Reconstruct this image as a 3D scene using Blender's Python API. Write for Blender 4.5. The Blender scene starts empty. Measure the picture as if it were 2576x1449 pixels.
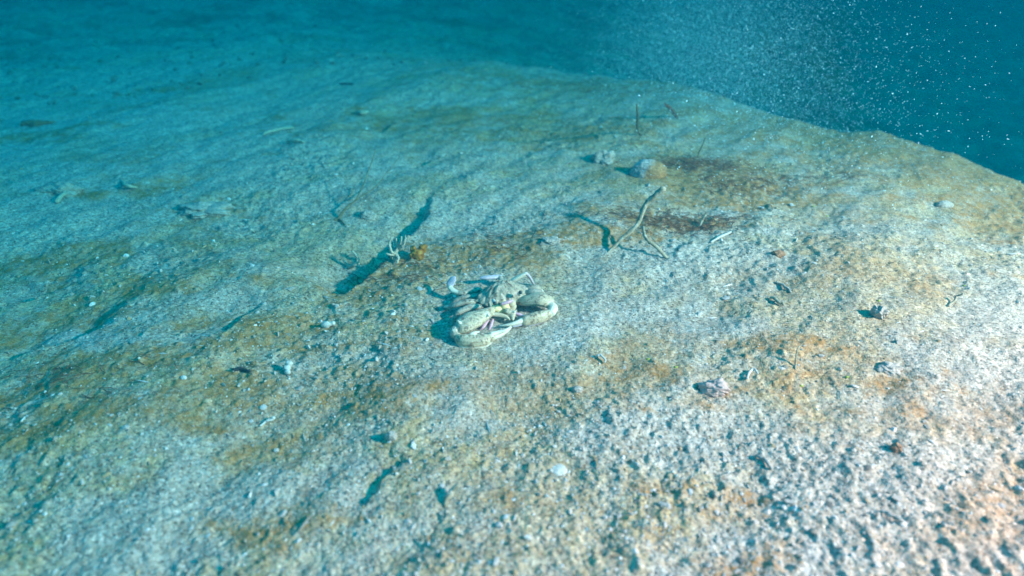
import bpy, bmesh, math, random
import numpy as np
from mathutils import Vector, Matrix
from mathutils.kdtree import KDTree

# ------------------------------------------------------------------ camera
S = bpy.context.scene
COL = S.collection
CAM_H, PITCH, HF = 0.36, math.radians(32), math.radians(75)
cd = bpy.data.cameras.new('camera')
cam = bpy.data.objects.new('camera', cd); COL.objects.link(cam)
cd.sensor_width = 36; cd.lens = 18 / math.tan(HF / 2)
cd.clip_start = 0.01; cd.clip_end = 200
cam.location = (0, 0, CAM_H); cam.rotation_euler = (math.pi / 2 - PITCH, 0, 0)
cd.dof.use_dof = True; cd.dof.focus_distance = 0.66; cd.dof.aperture_fstop = 4.2
S.camera = cam

# ------------------------------------------------------------------ light
w = bpy.data.worlds.new('World'); S.world = w; w.use_nodes = True
nt = w.node_tree; bg = nt.nodes['Background']
sky = nt.nodes.new('ShaderNodeTexSky'); sky.sky_type = 'NISHITA'; sky.sun_disc = False
sky.sun_elevation = math.radians(50); sky.sun_rotation = math.radians(110)
flt = nt.nodes.new('ShaderNodeMix'); flt.data_type = 'RGBA'; flt.blend_type = 'MULTIPLY'
flt.inputs[0].default_value = 1.0
flt.inputs[7].default_value = (0.0, 0.74, 1.0, 1)       # daylight left after the water column above
nt.links.new(sky.outputs[0], flt.inputs[6]); nt.links.new(flt.outputs[2], bg.inputs[0])
bg.inputs[1].default_value = 0.15

ld = bpy.data.lights.new('dive_torch', 'SPOT')
ld.energy = 515; ld.color = (1.0, 0.162, 0.195); ld.shadow_soft_size = 0.028
ld.spot_size = math.radians(118); ld.spot_blend = 1.0
torch = bpy.data.objects.new('dive_torch', ld); COL.objects.link(torch)
torch.location = (1.25, 0.06, 0.72)
torch.rotation_euler = (Vector((0.33, 0.30, 0.0)) - Vector(torch.location)).to_track_quat('-Z', 'Y').to_euler()

S.view_settings.view_transform = 'Standard'; S.view_settings.look = 'None'
S.view_settings.exposure = 1.70; S.view_settings.gamma = 1.0
S.cycles.use_denoising = True
S.cycles.max_bounces = 6; S.cycles.volume_bounces = 1; S.cycles.diffuse_bounces = 3
S.cycles.transparent_max_bounces = 6

rng = np.random.default_rng(7); random.seed(7)

# ------------------------------------------------------------------ noise
def pnoise(x, y, seed=0):
    p = np.random.default_rng(1000 + seed).permutation(1024)
    ang = np.random.default_rng(2000 + seed).random(1024) * 2 * np.pi
    gx, gy = np.cos(ang), np.sin(ang)
    xi = np.floor(x).astype(np.int64); yi = np.floor(y).astype(np.int64)
    xf = x - xi; yf = y - yi
    u = xf * xf * xf * (xf * (xf * 6 - 15) + 10); v = yf * yf * yf * (yf * (yf * 6 - 15) + 10)
    def g(ix, iy, dx, dy):
        h = p[(p[ix & 1023] + iy) & 1023]
        return gx[h] * dx + gy[h] * dy
    a = g(xi, yi, xf, yf); b = g(xi + 1, yi, xf - 1, yf)
    c = g(xi, yi + 1, xf, yf - 1); d = g(xi + 1, yi + 1, xf - 1, yf - 1)
    return ((a + u * (b - a)) + v * ((c + u * (d - c)) - (a + u * (b - a)))) * 1.5

def fbm(x, y, seed, octv=3, gain=0.5):
    s = 0; a = 1; f = 1
    for i in range(octv):
        s = s + a * pnoise(x * f + 17.3 * i, y * f - 9.1 * i, seed + i); a *= gain; f *= 2.03
    return s

def sstep(a, b, t):
    t = np.clip((t - a) / (b - a), 0, 1); return t * t * (3 - 2 * t)

# ------------------------------------------------------------------ pixel ray (2576 x 1449 picture) -> place on the seabed
TH = math.tan(HF / 2)
def raydir(px, py):
    nx = (px / 1288.0 - 1) * TH; ny = (1 - py / 724.5) * TH * 0.5625
    c, s = math.cos(PITCH), math.sin(PITCH)
    return np.array([nx, c + ny * s, -s + ny * c])
def flat(px, py, h=0.0):
    d = raydir(px, py); t = (CAM_H - h) / -d[2]
    return np.array([d[0] * t, d[1] * t])

# ------------------------------------------------------------------ the shape of the seabed
PHI = np.radians([-180, -120, -90, -60, -40, -20, 0, 10, 28, 60, 85, 120, 180])
RC = np.array([1.4, 1.6, 1.7, 1.55, 1.35, 1.12, 0.98, 0.95, 0.86, 0.76, 0.84, 1.1, 1.4])
AD = np.array([0.1, 0.05, 0.04, 0.03, 0.03, 0.06, 0.16, 0.25, 0.46, 0.60, 0.60, 0.5, 0.1])
LEDGES = [  # picture polyline, step height, reach of the trough, width of the step
    ([(820, 745), (890, 708), (950, 672), (985, 640), (1035, 585), (1075, 530), (1095, 480)], 0.020, 0.11, 0.009),
    ([(845, 745), (905, 703), (960, 668), (1005, 630)], 0.013, 0.07, 0.010),
    ([(1040, 425), (1080, 400), (1120, 385)], 0.010, 0.05, 0.006),
    ([(-60, 770), (60, 735), (140, 700)], 0.014, 0.07, 0.008),
    ([(-60, 905), (120, 870), (330, 800)], 0.008, 0.09, 0.012),
    ([(860, 340), (960, 330), (1000, 300)], 0.010, 0.06, 0.01),
    ([(560, 860), (600, 800), (700, 760)], 0.005, 0.05, 0.006),
    ([(900, 1290), (960, 1220), (1060, 1170)], 0.005, 0.04, 0.004),
]
LEDGES = [(np.array([flat(*q) for q in pl]), h, r, s) for pl, h, r, s in LEDGES]
CRAB_C = flat(1245, 790)

def polyside(x, y, pl):
    best = np.full(x.shape, 1e9); side = np.zeros(x.shape); tt = np.zeros(x.shape)
    n = len(pl) - 1
    for i in range(n):
        a, b = pl[i], pl[i + 1]; ab = b - a; L2 = ab @ ab
        t = ((x - a[0]) * ab[0] + (y - a[1]) * ab[1]) / L2
        tc = np.clip(t, 0, 1)
        dx = x - a[0] - tc * ab[0]; dy = y - a[1] - tc * ab[1]
        d = np.hypot(dx, dy)
        m = d < best
        cr = ab[0] * (y - a[1]) - ab[1] * (x - a[0])
        best = np.where(m, d, best); side = np.where(m, np.sign(cr), side); tt = np.where(m, (i + tc) / n, tt)
    return best, side, tt

def H(x, y, fine=True):
    x = np.asarray(x, float); y = np.asarray(y, float)
    dx, dy = x, y - 0.45
    rho = np.hypot(dx, dy); phi = np.arctan2(dx, dy)
    wob = 0.05 * pnoise(x * 2.1, y * 2.1, 3)
    s = np.maximum(rho - np.interp(phi, PHI, RC) + wob, 0)
    z = -np.interp(phi, PHI, AD) * (1 - np.exp(-(s / 0.46) ** 1.6))
    z -= 0.04 * sstep(0.25, 1.6, -x)
    z += 0.25 * np.exp(-((x + 3.2) ** 2 + (y - 4.6) ** 2) / 1.6) * 0.5
    # broad undulation, drawn out along the ripple direction
    ca, sa = math.cos(0.95), math.sin(0.95)
    rx, ry = x * ca + y * sa, -x * sa + y * ca
    far = sstep(1.2, 4, rho)
    calm = sstep(0.05, 0.11, np.hypot(x - CRAB_C[0], y - CRAB_C[1])) * 0.85 + 0.15
    z += 0.013 * pnoise(rx * 2.1, ry * 3.9, 11) * (1 + 0.5 * far) * calm
    z += 0.0062 * fbm(rx * 5.5, ry * 9.5, 21, 3) * (1 + 2 * far) * calm
    for pl, h, r, wd in LEDGES:
        m = (np.abs(x - pl[:, 0].mean()) < 0.8) & (np.abs(y - pl[:, 1].mean()) < 0.8)
        if not m.any(): continue
        xs = x[m] + 0.008 * fbm(x[m] * 22, y[m] * 22, 5, 3); ys = y[m] + 0.008 * pnoise(x[m] * 30, y[m] * 30, 6)
        d, sd, t = polyside(xs, ys, pl)
        endf = sstep(0, 0.25, t) * sstep(0, 0.25, 1 - t)
        prof = np.where(sd > 0, -np.clip(d / wd, 0, 1) * np.exp(-d / r), 0.15 * np.exp(-d / (r * 0.5)))
        zz = z[m]; zz = zz + h * endf * prof; z[m] = zz
    if fine:
        z = z + fine_h(x, y, rx, ry, calm)
    return z

def fine_h(x, y, rx, ry, calm):
    patch = sstep(-0.15, 0.5, pnoise(x * 5.2, y * 5.2, 31) + 0.35 * sstep(-0.1, 0.45, x) * sstep(0.9, 0.3, y))
    z = 0.0021 * pnoise(rx * 26, ry * 36, 41) * calm
    b = np.abs(pnoise(rx * 42, ry * 62, 42)); z += 0.0018 * (0.28 - b) * patch * calm
    lump = sstep(0.20, 0.62, pnoise(x * 85, y * 85, 43)); z += 0.0018 * lump * (0.3 + .7 * patch) * calm
    pit = sstep(0.30, 0.7, pnoise(rx * 40, ry * 70, 44)); z -= 0.0005 * pit * (0.35 + .6 * patch) * calm
    z += 0.012 * sstep(1.1, 1.9, np.hypot(x, y - .45)) * fbm(rx * 9, ry * 15, 51, 4, .6)
    z += 0.0011 * pnoise(x * 150, y * 150, 45) * (0.75 + 0.4 * patch) + 0.0015 * sstep(.2, .65, pnoise(x * 125, y * 125, 48)) * calm * (.25 + .9 * sstep(-.2, .4, fbm(x * 7, y * 7, 49, 3)))
    z += 0.0006 * pnoise(x * 340, y * 420, 46)
    return z

def ground(px, py):
    d = raydir(px, py)
    t = np.concatenate([np.linspace(0.2, 2.5, 2400), np.linspace(2.5, 14, 1200)])
    X, Y, Z = d[0] * t, d[1] * t, CAM_H + d[2] * t
    k = np.argmax(Z < H(X, Y)); return Vector((X[k], Y[k], Z[k]))
def lift(px, py, h, zb):
    d = raydir(px, py); t = (CAM_H - zb - h) / -d[2]
    return Vector((d[0] * t, d[1] * t, zb + h))

# ------------------------------------------------------------------ mesh helpers
def mesh_np(name, V, F, mat, smooth=True):
    V = np.asarray(V, np.float32); F = np.asarray(F, np.int32); k = F.shape[1]
    me = bpy.data.meshes.new(name)
    me.vertices.add(len(V)); me.vertices.foreach_set('co', V.ravel())
    me.loops.add(F.size); me.loops.foreach_set('vertex_index', F.ravel())
    me.polygons.add(len(F)); me.polygons.foreach_set('loop_start', np.arange(0, F.size, k, dtype=np.int32))
    try: me.polygons.foreach_set('loop_total', np.full(len(F), k, np.int32))
    except Exception: pass
    me.polygons.foreach_set('use_smooth', np.full(len(F), smooth))
    me.materials.append(mat); me.update(calc_edges=True); me.validate()
    return me
def vattr(me, name, data, kind='FLOAT'):
    a = me.attributes.new(name, kind, 'POINT')
    if kind == 'FLOAT': a.data.foreach_set('value', np.asarray(data, np.float32))
    else: a.data.foreach_set('color', np.asarray(data, np.float32).ravel())
def put(name, me, parent=None, label=None, cat=None, group=None, kind=None, loc=None):
    o = bpy.data.objects.new(name, me); COL.objects.link(o)
    if parent is not None: o.parent = parent
    if loc is not None: o.location = loc
    if label: o['label'] = label
    if cat: o['category'] = cat
    if group: o['group'] = group
    if kind: o['kind'] = kind
    return o
def join_geo(parts):
    V, F, n = [], [], 0
    for v, f in parts:
        V.append(v); F.append(f + n); n += len(v)
    return np.vstack(V), np.vstack(F)
def spline(P, n):
    P = np.array([list(p) for p in P], float); k = len(P)
    if k == 2:
        t = np.linspace(0, 1, n)[:, None]; return P[0] * (1 - t) + P[1] * t
    Q = np.vstack([2 * P[0] - P[1], P, 2 * P[-1] - P[-2]]); out = []
    for u in np.linspace(0, k - 1 - 1e-9, n):
        i = int(u); t = u - i; p0, p1, p2, p3 = Q[i:i + 4]
        out.append(0.5 * (2 * p1 + (p2 - p0) * t + (2 * p0 - 5 * p1 + 4 * p2 - p3) * t * t + (3 * p1 - p0 - 3 * p2 + p3) * t ** 3))
    return np.array(out)
def loft(P, wid, hei=None, n=16, seg=10, up=(0, 0, 1), rough=0.0, seed=0, power=1.0):
    """closed elliptical tube through P; half widths wid (sideways), hei (along up); quads, rounded ends"""
    P = [np.array(list(p), float) for p in P]
    hei = wid if hei is None else hei
    C = spline(P, n); tk = np.linspace(0, 1, len(P)); tn = np.linspace(0, 1, n)
    W = np.interp(tn, np.linspace(0, 1, len(wid)), wid); Hh = np.interp(tn, np.linspace(0, 1, len(hei)), hei)
    T = np.gradient(C, axis=0); T /= np.linalg.norm(T, axis=1)[:, None] + 1e-12
    # rounded ends
    ext = [(C[0] - T[0] * W[0] * 0.55, 0.30, 0), (C[-1] + T[-1] * W[-1] * 0.55, 0.30, -1)]
    C = np.vstack([ext[0][0], C, ext[1][0]]); T = np.vstack([T[0], T, T[-1]])
    W = np.concatenate([[W[0] * .45], W, [W[-1] * .45]]); Hh = np.concatenate([[Hh[0] * .45], Hh, [Hh[-1] * .45]])
    up = np.array(up, float); m = len(C); V = []
    r = np.random.default_rng(seed)
    a = np.linspace(0, 2 * np.pi, seg, endpoint=False)
    for i in range(m):
        sd = np.cross(T[i], up)
        if np.linalg.norm(sd) < 1e-3: sd = np.cross(T[i], (0, 1, 0.01))
        sd /= np.linalg.norm(sd); u2 = np.cross(sd, T[i])
        k = 1 + rough * r.normal(size=seg)
        V.append(C[i] + (np.cos(a) * W[i] * k)[:, None] * sd + (np.sin(a) * Hh[i] * k)[:, None] * u2)
    V = np.vstack(V); F = []
    for i in range(m - 1):
        for j in range(seg):
            F.append((i * seg + j, i * seg + (j + 1) % seg, (i + 1) * seg + (j + 1) % seg, (i + 1) * seg + j))
    n0 = len(V); V = np.vstack([V, C[0], C[-1]])
    for j in range(0, seg, 2):
        F.append((n0, (j + 2) % seg, j + 1, j))
        b = (m - 1) * seg
        F.append((n0 + 1, b + j, b + j + 1, b + (j + 2) % seg))
    return V, np.array(F)
def ico(sub):
    bm = bmesh.new(); bmesh.ops.create_icosphere(bm, subdivisions=sub, radius=1)
    V = np.array([v.co[:] for v in bm.verts]); F = np.array([[v.index for v in f.verts] for f in bm.faces]); bm.free()
    return V, F
ICO1, ICO2, ICO3, ICO4 = ico(1), ico(2), ico(3), ico(5)
def stone(r, seed, sub=ICO3, rough=0.25, sc=(1, 1, .7)):
    V, F = sub; V = V.copy()
    n = pnoise(V[:, 0] * 1.6 + 5 * seed, V[:, 1] * 1.6 + V[:, 2] * 1.1, seed) + 0.5 * pnoise(V[:, 0] * 3.4 + V[:, 2] * 2, V[:, 1] * 3.4 + 3.1 * V[:, 2], seed + 1) + 0.22 * pnoise(V[:, 0] * 9 + V[:, 2] * 5, V[:, 1] * 9 + 7 * V[:, 2], seed + 2)
    V *= (1 + rough * n)[:, None]
    return V * np.array(sc) * r, F

# ------------------------------------------------------------------ materials
def newmat(name):
    m = bpy.data.materials.new(name); m.use_nodes = True
    return m, m.node_tree, m.node_tree.nodes['Principled BSDF']
def N(nt, typ, **kw):
    n = nt.nodes.new(typ)
    for k, v in kw.items(): setattr(n, k, v)
    return n
def noise(nt, co, scale, detail=2, rough=0.5):
    n = N(nt, 'ShaderNodeTexNoise'); n.inputs['Scale'].default_value = scale
    n.inputs['Detail'].default_value = detail; n.inputs['Roughness'].default_value = rough
    nt.links.new(co, n.inputs['Vector']); return n
def ramp(nt, fac, stops):
    r = N(nt, 'ShaderNodeValToRGB'); e = r.color_ramp.elements
    while len(e) < len(stops): e.new(0.5)
    for q, (p, c) in zip(e, stops):
        q.position = p; q.color = (*c, 1) if len(c) == 3 else c
    nt.links.new(fac, r.inputs[0]); return r
def mix(nt, fac, a, b, mode='MIX'):
    m = N(nt, 'ShaderNodeMix', data_type='RGBA', blend_type=mode)
    for s, v in ((0, fac), (6, a), (7, b)):
        if hasattr(v, 'is_linked'): nt.links.new(v, m.inputs[s])
        elif s == 0: m.inputs[0].default_value = v
        else: m.inputs[s].default_value = (*v, 1)
    return m.outputs[2]
def math_(nt, op, a, b):
    m = N(nt, 'ShaderNodeMath', operation=op)
    for i, v in enumerate((a, b)):
        if hasattr(v, 'is_linked'): nt.links.new(v, m.inputs[i])
        else: m.inputs[i].default_value = v
    return m.outputs[0]

def grain_color(nt, co, k=1.0):
    """speckle of pale, tan and dark grains"""
    vo = N(nt, 'ShaderNodeTexVoronoi'); vo.inputs['Scale'].default_value = 620 * k; nt.links.new(co, vo.inputs['Vector'])
    sep = N(nt, 'ShaderNodeSeparateColor'); nt.links.new(vo.outputs['Color'], sep.inputs[0])
    g = ramp(nt, sep.outputs[0], [(0.0, (.14, .125, .10)), (0.10, (.26, .23, .185)), (0.3, (.38, .345, .285)), (0.7, (.465, .425, .36)), (0.93, (.54, .50, .43)), (1.0, (.68, .65, .58))])
    n2 = noise(nt, co, 300 * k, 3, .65)
    c2 = ramp(nt, n2.outputs[0], [(.32, (.76, .75, .73)), (.5, (1, 1, 1)), (.7, (1.12, 1.1, 1.07))])
    n3 = noise(nt, co, 55 * k, 4, .6); c3 = ramp(nt, n3.outputs[0], [(.32, (.80, .80, .80)), (.68, (1.14, 1.13, 1.11))])
    return mix(nt, 1.0, mix(nt, 1.0, g.outputs[0], c2.outputs[0], 'MULTIPLY'), c3.outputs[0], 'MULTIPLY'), vo, sep

def mat_sand():
    m, nt, p = newmat('sand')
    co = N(nt, 'ShaderNodeNewGeometry').outputs['Position']
    g, vo, sep = grain_color(nt, co)
    film = N(nt, 'ShaderNodeAttribute', attribute_name='film').outputs['Fac']
    och = N(nt, 'ShaderNodeAttribute', attribute_name='ochre').outputs['Fac']
    pal = N(nt, 'ShaderNodeAttribute', attribute_name='pale').outputs['Fac']
    nf = noise(nt, co, 120, 4, .7)
    f1 = math_(nt, 'MULTIPLY', film, ramp(nt, nf.outputs[0], [(.35, (.25,) * 3), (.6, (1,) * 3)]).outputs[0])
    och = math_(nt, 'MULTIPLY', och, ramp(nt, noise(nt, co, 90, 5, .75).outputs[0], [(.36, (.5,) * 3), (.62, (1,) * 3)]).outputs[0])
    c = mix(nt, och, g, mix(nt, 1.0, g, (1.0, .75, .40), 'MULTIPLY'))
    c = mix(nt, pal, c, mix(nt, 1.0, c, (1.02, 1.16, 1.27), 'MULTIPLY'))  # bluish tint for pale sand; on the far left it paints in ambient light
    c = mix(nt, f1, c, mix(nt, .4, (.34, .175, .05), mix(nt, 1.0, g, (.90, .48, .17), 'MULTIPLY')))
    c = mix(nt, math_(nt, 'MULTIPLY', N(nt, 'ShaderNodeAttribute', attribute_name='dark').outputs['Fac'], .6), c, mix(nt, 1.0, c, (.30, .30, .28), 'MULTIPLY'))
    nt.links.new(c, p.inputs['Base Color'])
    p.inputs['Roughness'].default_value = .85; p.inputs['Specular IOR Level'].default_value = .15
    b = N(nt, 'ShaderNodeBump'); b.inputs['Strength'].default_value = .7; b.inputs['Distance'].default_value = .0007
    hh = math_(nt, 'ADD', math_(nt, 'MULTIPLY', vo.outputs['Distance'], -1.0), noise(nt, co, 260, 3, .6).outputs[0])
    nt.links.new(hh, b.inputs['Height']); nt.links.new(b.outputs[0], p.inputs['Normal'])
    return m
def mat_simple(name, cols, scale=150, rough=.7, bump=.0006, bscale=None, sss=0):
    m, nt, p = newmat(name)
    co = N(nt, 'ShaderNodeNewGeometry').outputs['Position']
    n = noise(nt, co, scale, 4, .65)
    k = len(cols); st = [(.3 + .4 * i / max(1, k - 1), c) for i, c in enumerate(cols)]
    nt.links.new(ramp(nt, n.outputs[0], st).outputs[0], p.inputs['Base Color'])
    p.inputs['Roughness'].default_value = rough; p.inputs['Specular IOR Level'].default_value = .25
    b = N(nt, 'ShaderNodeBump'); b.inputs['Strength'].default_value = .8; b.inputs['Distance'].default_value = bump
    nt.links.new(noise(nt, co, bscale or scale * 2, 4, .6).outputs[0], b.inputs['Height']); nt.links.new(b.outputs[0], p.inputs['Normal'])
    if sss:
        p.inputs['Subsurface Weight'].default_value = sss; p.inputs['Subsurface Radius'].default_value = (.004, .003, .0025); p.inputs['Subsurface Scale'].default_value = 1
    return m
def mat_attr(name, rough=.8):
    m, nt, p = newmat(name)
    a = N(nt, 'ShaderNodeAttribute', attribute_name='tint')
    nt.links.new(a.outputs['Color'], p.inputs['Base Color']); p.inputs['Roughness'].default_value = rough
    p.inputs['Specular IOR Level'].default_value = .2
    return m
def mat_rock():
    m, nt, p = newmat('stone_half_filmed')
    co = N(nt, 'ShaderNodeNewGeometry').outputs['Position']
    g, vo, sep = grain_color(nt, co)
    film = N(nt, 'ShaderNodeAttribute', attribute_name='film').outputs['Fac']
    c = mix(nt, film, mix(nt, 1.0, g, (.95, .97, 1.0), 'MULTIPLY'), mix(nt, .55, (.30, .15, .05), mix(nt, 1.0, g, (1.0, .6, .25), 'MULTIPLY')))
    nt.links.new(c, p.inputs['Base Color']); p.inputs['Roughness'].default_value = .8
    b = N(nt, 'ShaderNodeBump'); b.inputs['Distance'].default_value = .001
    nt.links.new(noise(nt, co, 300, 3, .6).outputs[0], b.inputs['Height']); nt.links.new(b.outputs[0], p.inputs['Normal'])
    return m
M_SAND = mat_sand()
M_ROCK = mat_rock()
M_TWIG = mat_simple('pale_twig_bark', [(.15, .12, .06), (.34, .29, .18), (.52, .48, .36)], 160, .75, .0012)
M_TWIGD = mat_simple('olive_twig_bark', [(.12, .10, .05), (.28, .23, .12)], 160, .75)
M_DARK = mat_simple('blackened_wood', [(.015, .015, .015), (.06, .055, .045)], 200)
M_WHITE = mat_simple('bleached_shell', [(.46, .43, .34), (.66, .63, .54)], 220, .5)
M_CORAL = mat_simple('cream_coralline', [(.34, .30, .20), (.60, .55, .40)], 260, .75, .0012)
M_ORANGE = mat_simple('orange_sponge', [(.20, .07, .004), (.36, .15, .008), (.52, .30, .06)], 190, .55, .0015)
M_PINK = mat_simple('pink_crusted_stone', [(.42, .28, .22), (.56, .43, .36)], 220)
M_SANDY = mat_simple('sandy_stone', [(.22, .19, .14), (.40, .355, .28), (.56, .51, .43)], 420, .85, .001)
M_RUST = mat_simple('rusty_stone', [(.20, .09, .04), (.38, .22, .11)], 260)
M_ALGW = mat_simple('red_brown_weed', [(.10, .04, .02), (.22, .10, .05)], 200)
M_GREEN = mat_simple('green_fleck', [(.20, .26, .02), (.38, .42, .06)], 300)
M_GRAIN = mat_attr('loose_grains')
M_ALGA = mat_attr('algae_strands')

# ------------------------------------------------------------------ seabed: one sheet, finest in front of the camera
def seabed():
    a_f = np.arange(-math.radians(63), math.radians(63), .0023)
    a_b = np.linspace(math.radians(63), 2 * math.pi - math.radians(63), 90, endpoint=False)
    ang = np.concatenate([a_f, a_b])
    r = [0.02]
    while r[-1] < 13:
        q = r[-1]; r.append(q * (1.05 if q < .2 else 1.0023 if q < 2.0 else 1.006))
    r = np.array(r); nA, nR = len(ang), len(r)
    R, A = np.meshgrid(r, ang, indexing='ij')
    X = (R * np.sin(A)).ravel(); Y = (R * np.cos(A)).ravel()
    Z = H(X, Y)
    V = np.column_stack([X, Y, Z])
    i = np.arange(nR - 1)[:, None]; j = np.arange(nA)[None, :]; j2 = (j + 1) % nA
    F = np.stack([i * nA + j, (i + 1) * nA + j, (i + 1) * nA + j2, i * nA + j2], -1).reshape(-1, 4)
    F = F[:, ::-1]
    # brown film, ochre staining, pale sand; blue ambient light painted into the far left
    def blob(px, py, rx, ry, rot=0):
        c = flat(px, py); dx, dy = X - c[0], Y - c[1]; cr, sr = math.cos(rot), math.sin(rot)
        return np.exp(-(((dx * cr + dy * sr) / rx) ** 2 + ((-dx * sr + dy * cr) / ry) ** 2))
    film = np.zeros_like(X)
    for px, py, rx, ry, rot, s in FILM: film = np.maximum(film, s * blob(px, py, rx, ry, rot))
    br = fbm(X * 16, Y * 30, 61, 5, .68)
    film = sstep(.12, .72, film + .42 * br * (film > .02)) 
    film = np.maximum(film, .6 * sstep(.15, .95, fbm(X * 4.1, Y * 6.1, 65, 5, .66)))
    ochre = .34 + .5 * sstep(-.05, .65, fbm(X * 4.0, Y * 5.0, 71, 6, .68))
    for px, py, rx, ry in ((150, 1100, .28, .22), (900, 1150, .24, .18), (200, 700, .3, .14), (1100, 740, .16, .12), (2350, 420, .4, .3), (2200, 400, .3, .14), (2500, 560, .16, .12), (1500, 1330, .16, .08), (1750, 450, .3, .2), (2050, 950, .1, .08), (1300, 280, .3, .2)): ochre = np.maximum(ochre, (.72 + .75 * fbm(X * 11, Y * 15, 77, 5, .66)) * blob(px, py, rx, ry, .4))
    ochre = ochre.clip(0, 1); far_blue = sstep(-.1, -.7, X) * sstep(.6, 1.0, Y); ochre *= 1 - .55 * far_blue
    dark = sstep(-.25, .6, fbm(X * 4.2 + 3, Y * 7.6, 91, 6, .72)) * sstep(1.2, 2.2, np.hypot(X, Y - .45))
    pale = np.maximum(sstep(.1, .8, fbm(X * 3.6 + 4, Y * 3.6, 81, 3)) * .4, .5 * far_blue)
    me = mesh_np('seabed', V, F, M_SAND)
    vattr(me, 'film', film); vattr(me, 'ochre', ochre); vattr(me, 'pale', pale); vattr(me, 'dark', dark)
    put('seabed', me, kind='structure')
FILM = [(820, 1010, .10, .05, .4, .62), (640, 880, .12, .06, .4, .6), (1180, 640, .14, .045, .2, .9), (1420, 600, .12, .035, .1, .8), (1620, 545, .10, .03, 0, .8), (1800, 460, .16, .05, -.1, .9), (950, 720, .08, .035, .4, .85), (1150, 300, .25, .10, .1, .62), (1450, 330, .22, .08, 0, .66), (2400, 440, .22, .10, -.7, .9), (2120, 940, .09, .03, .2, .45), (2230, 1000, .06, .03, .3, .45), (420, 1000, .12, .05, .5, .66), (1840, 1340, .06, .03, 0, .4), (2300, 380, .38, .20, -.7, .85), (2520, 520, .16, .09, -.8, .85),  # picture place, size on the ground, turn, strength
    (1760, 440, .13, .06, -.1, 1.0), (1880, 470, .10, .045, -.2, 1.0), (1830, 510, .10, .03, -.1, .9), (1680, 560, .09, .03, 0, .9), (1790, 480, .12, .04, -.2, .8), (1900, 490, .04, .03, 0, .8), (1720, 410, .05, .02, 0, .8),
    (1020, 690, .08, .035, .5, .9), (950, 720, .06, .03, .4, .8), (1280, 610, .07, .03, .2, .55), (1370, 590, .04, .03, 0, .6),
    (510, 530, .05, .03, .2, .7), (330, 470, .10, .03, .3, .6), (110, 315, .10, .04, .2, .7), (430, 200, .10, .04, .4, .6),
    (120, 960, .14, .035, .6, .9), (300, 930, .10, .03, .6, .8), (60, 1100, .12, .03, .6, .8), (250, 1060, .1, .03, .6, .55), (100, 650, .16, .04, .4, .7),
    (200, 770, .16, .05, .4, .6), (2000, 880, .05, .03, 0, .5), (2150, 950, .04, .03, 0, .55), (1650, 950, .06, .04, 0, .5), (2200, 1000, .05, .03, .2, .5),
    (2350, 380, .3, .10, -.8, .9), (2480, 480, .12, .06, -.8, .85), (2150, 340, .14, .05, -.6, .8), (1900, 300, .2, .05, -.4, .7), (1500, 215, .3, .07, -.2, .7), (2540, 560, .06, .05, 0, .5), (1250, 1290, .05, .02, .3, .4),
    (1850, 1400, .06, .03, 0, .25), (2100, 470, .06, .02, 0, .6), (780, 1300, .06, .03, .3, .35),
]
seabed()

# ------------------------------------------------------------------ haze of the water
def box(x0, x1, y0, y1, z0, z1, name, mat):
    V = [(x, y, z) for x in (x0, x1) for y in (y0, y1) for z in (z0, z1)]
    F = [(0, 1, 3, 2), (4, 6, 7, 5), (0, 4, 5, 1), (2, 3, 7, 6), (0, 2, 6, 4), (1, 5, 7, 3)]
    return mesh_np(name, V, F, mat, False)
hm = bpy.data.materials.new('sea_water'); hm.use_nodes = True; ht = hm.node_tree
ht.nodes.remove(ht.nodes['Principled BSDF'])
pv = ht.nodes.new('ShaderNodeVolumePrincipled'); ht.links.new(pv.outputs[0], ht.nodes['Material Output'].inputs['Volume'])
pv.inputs['Density'].default_value = 1.3
pv.inputs['Color'].default_value = (.0, .042, .058, 1)
pv.inputs['Absorption Color'].default_value = (.001, .63, .575, 1)
put('haze', box(-14, 14, -14, 14, -2.6, 0.8, 'haze', hm), kind='stuff')

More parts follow.
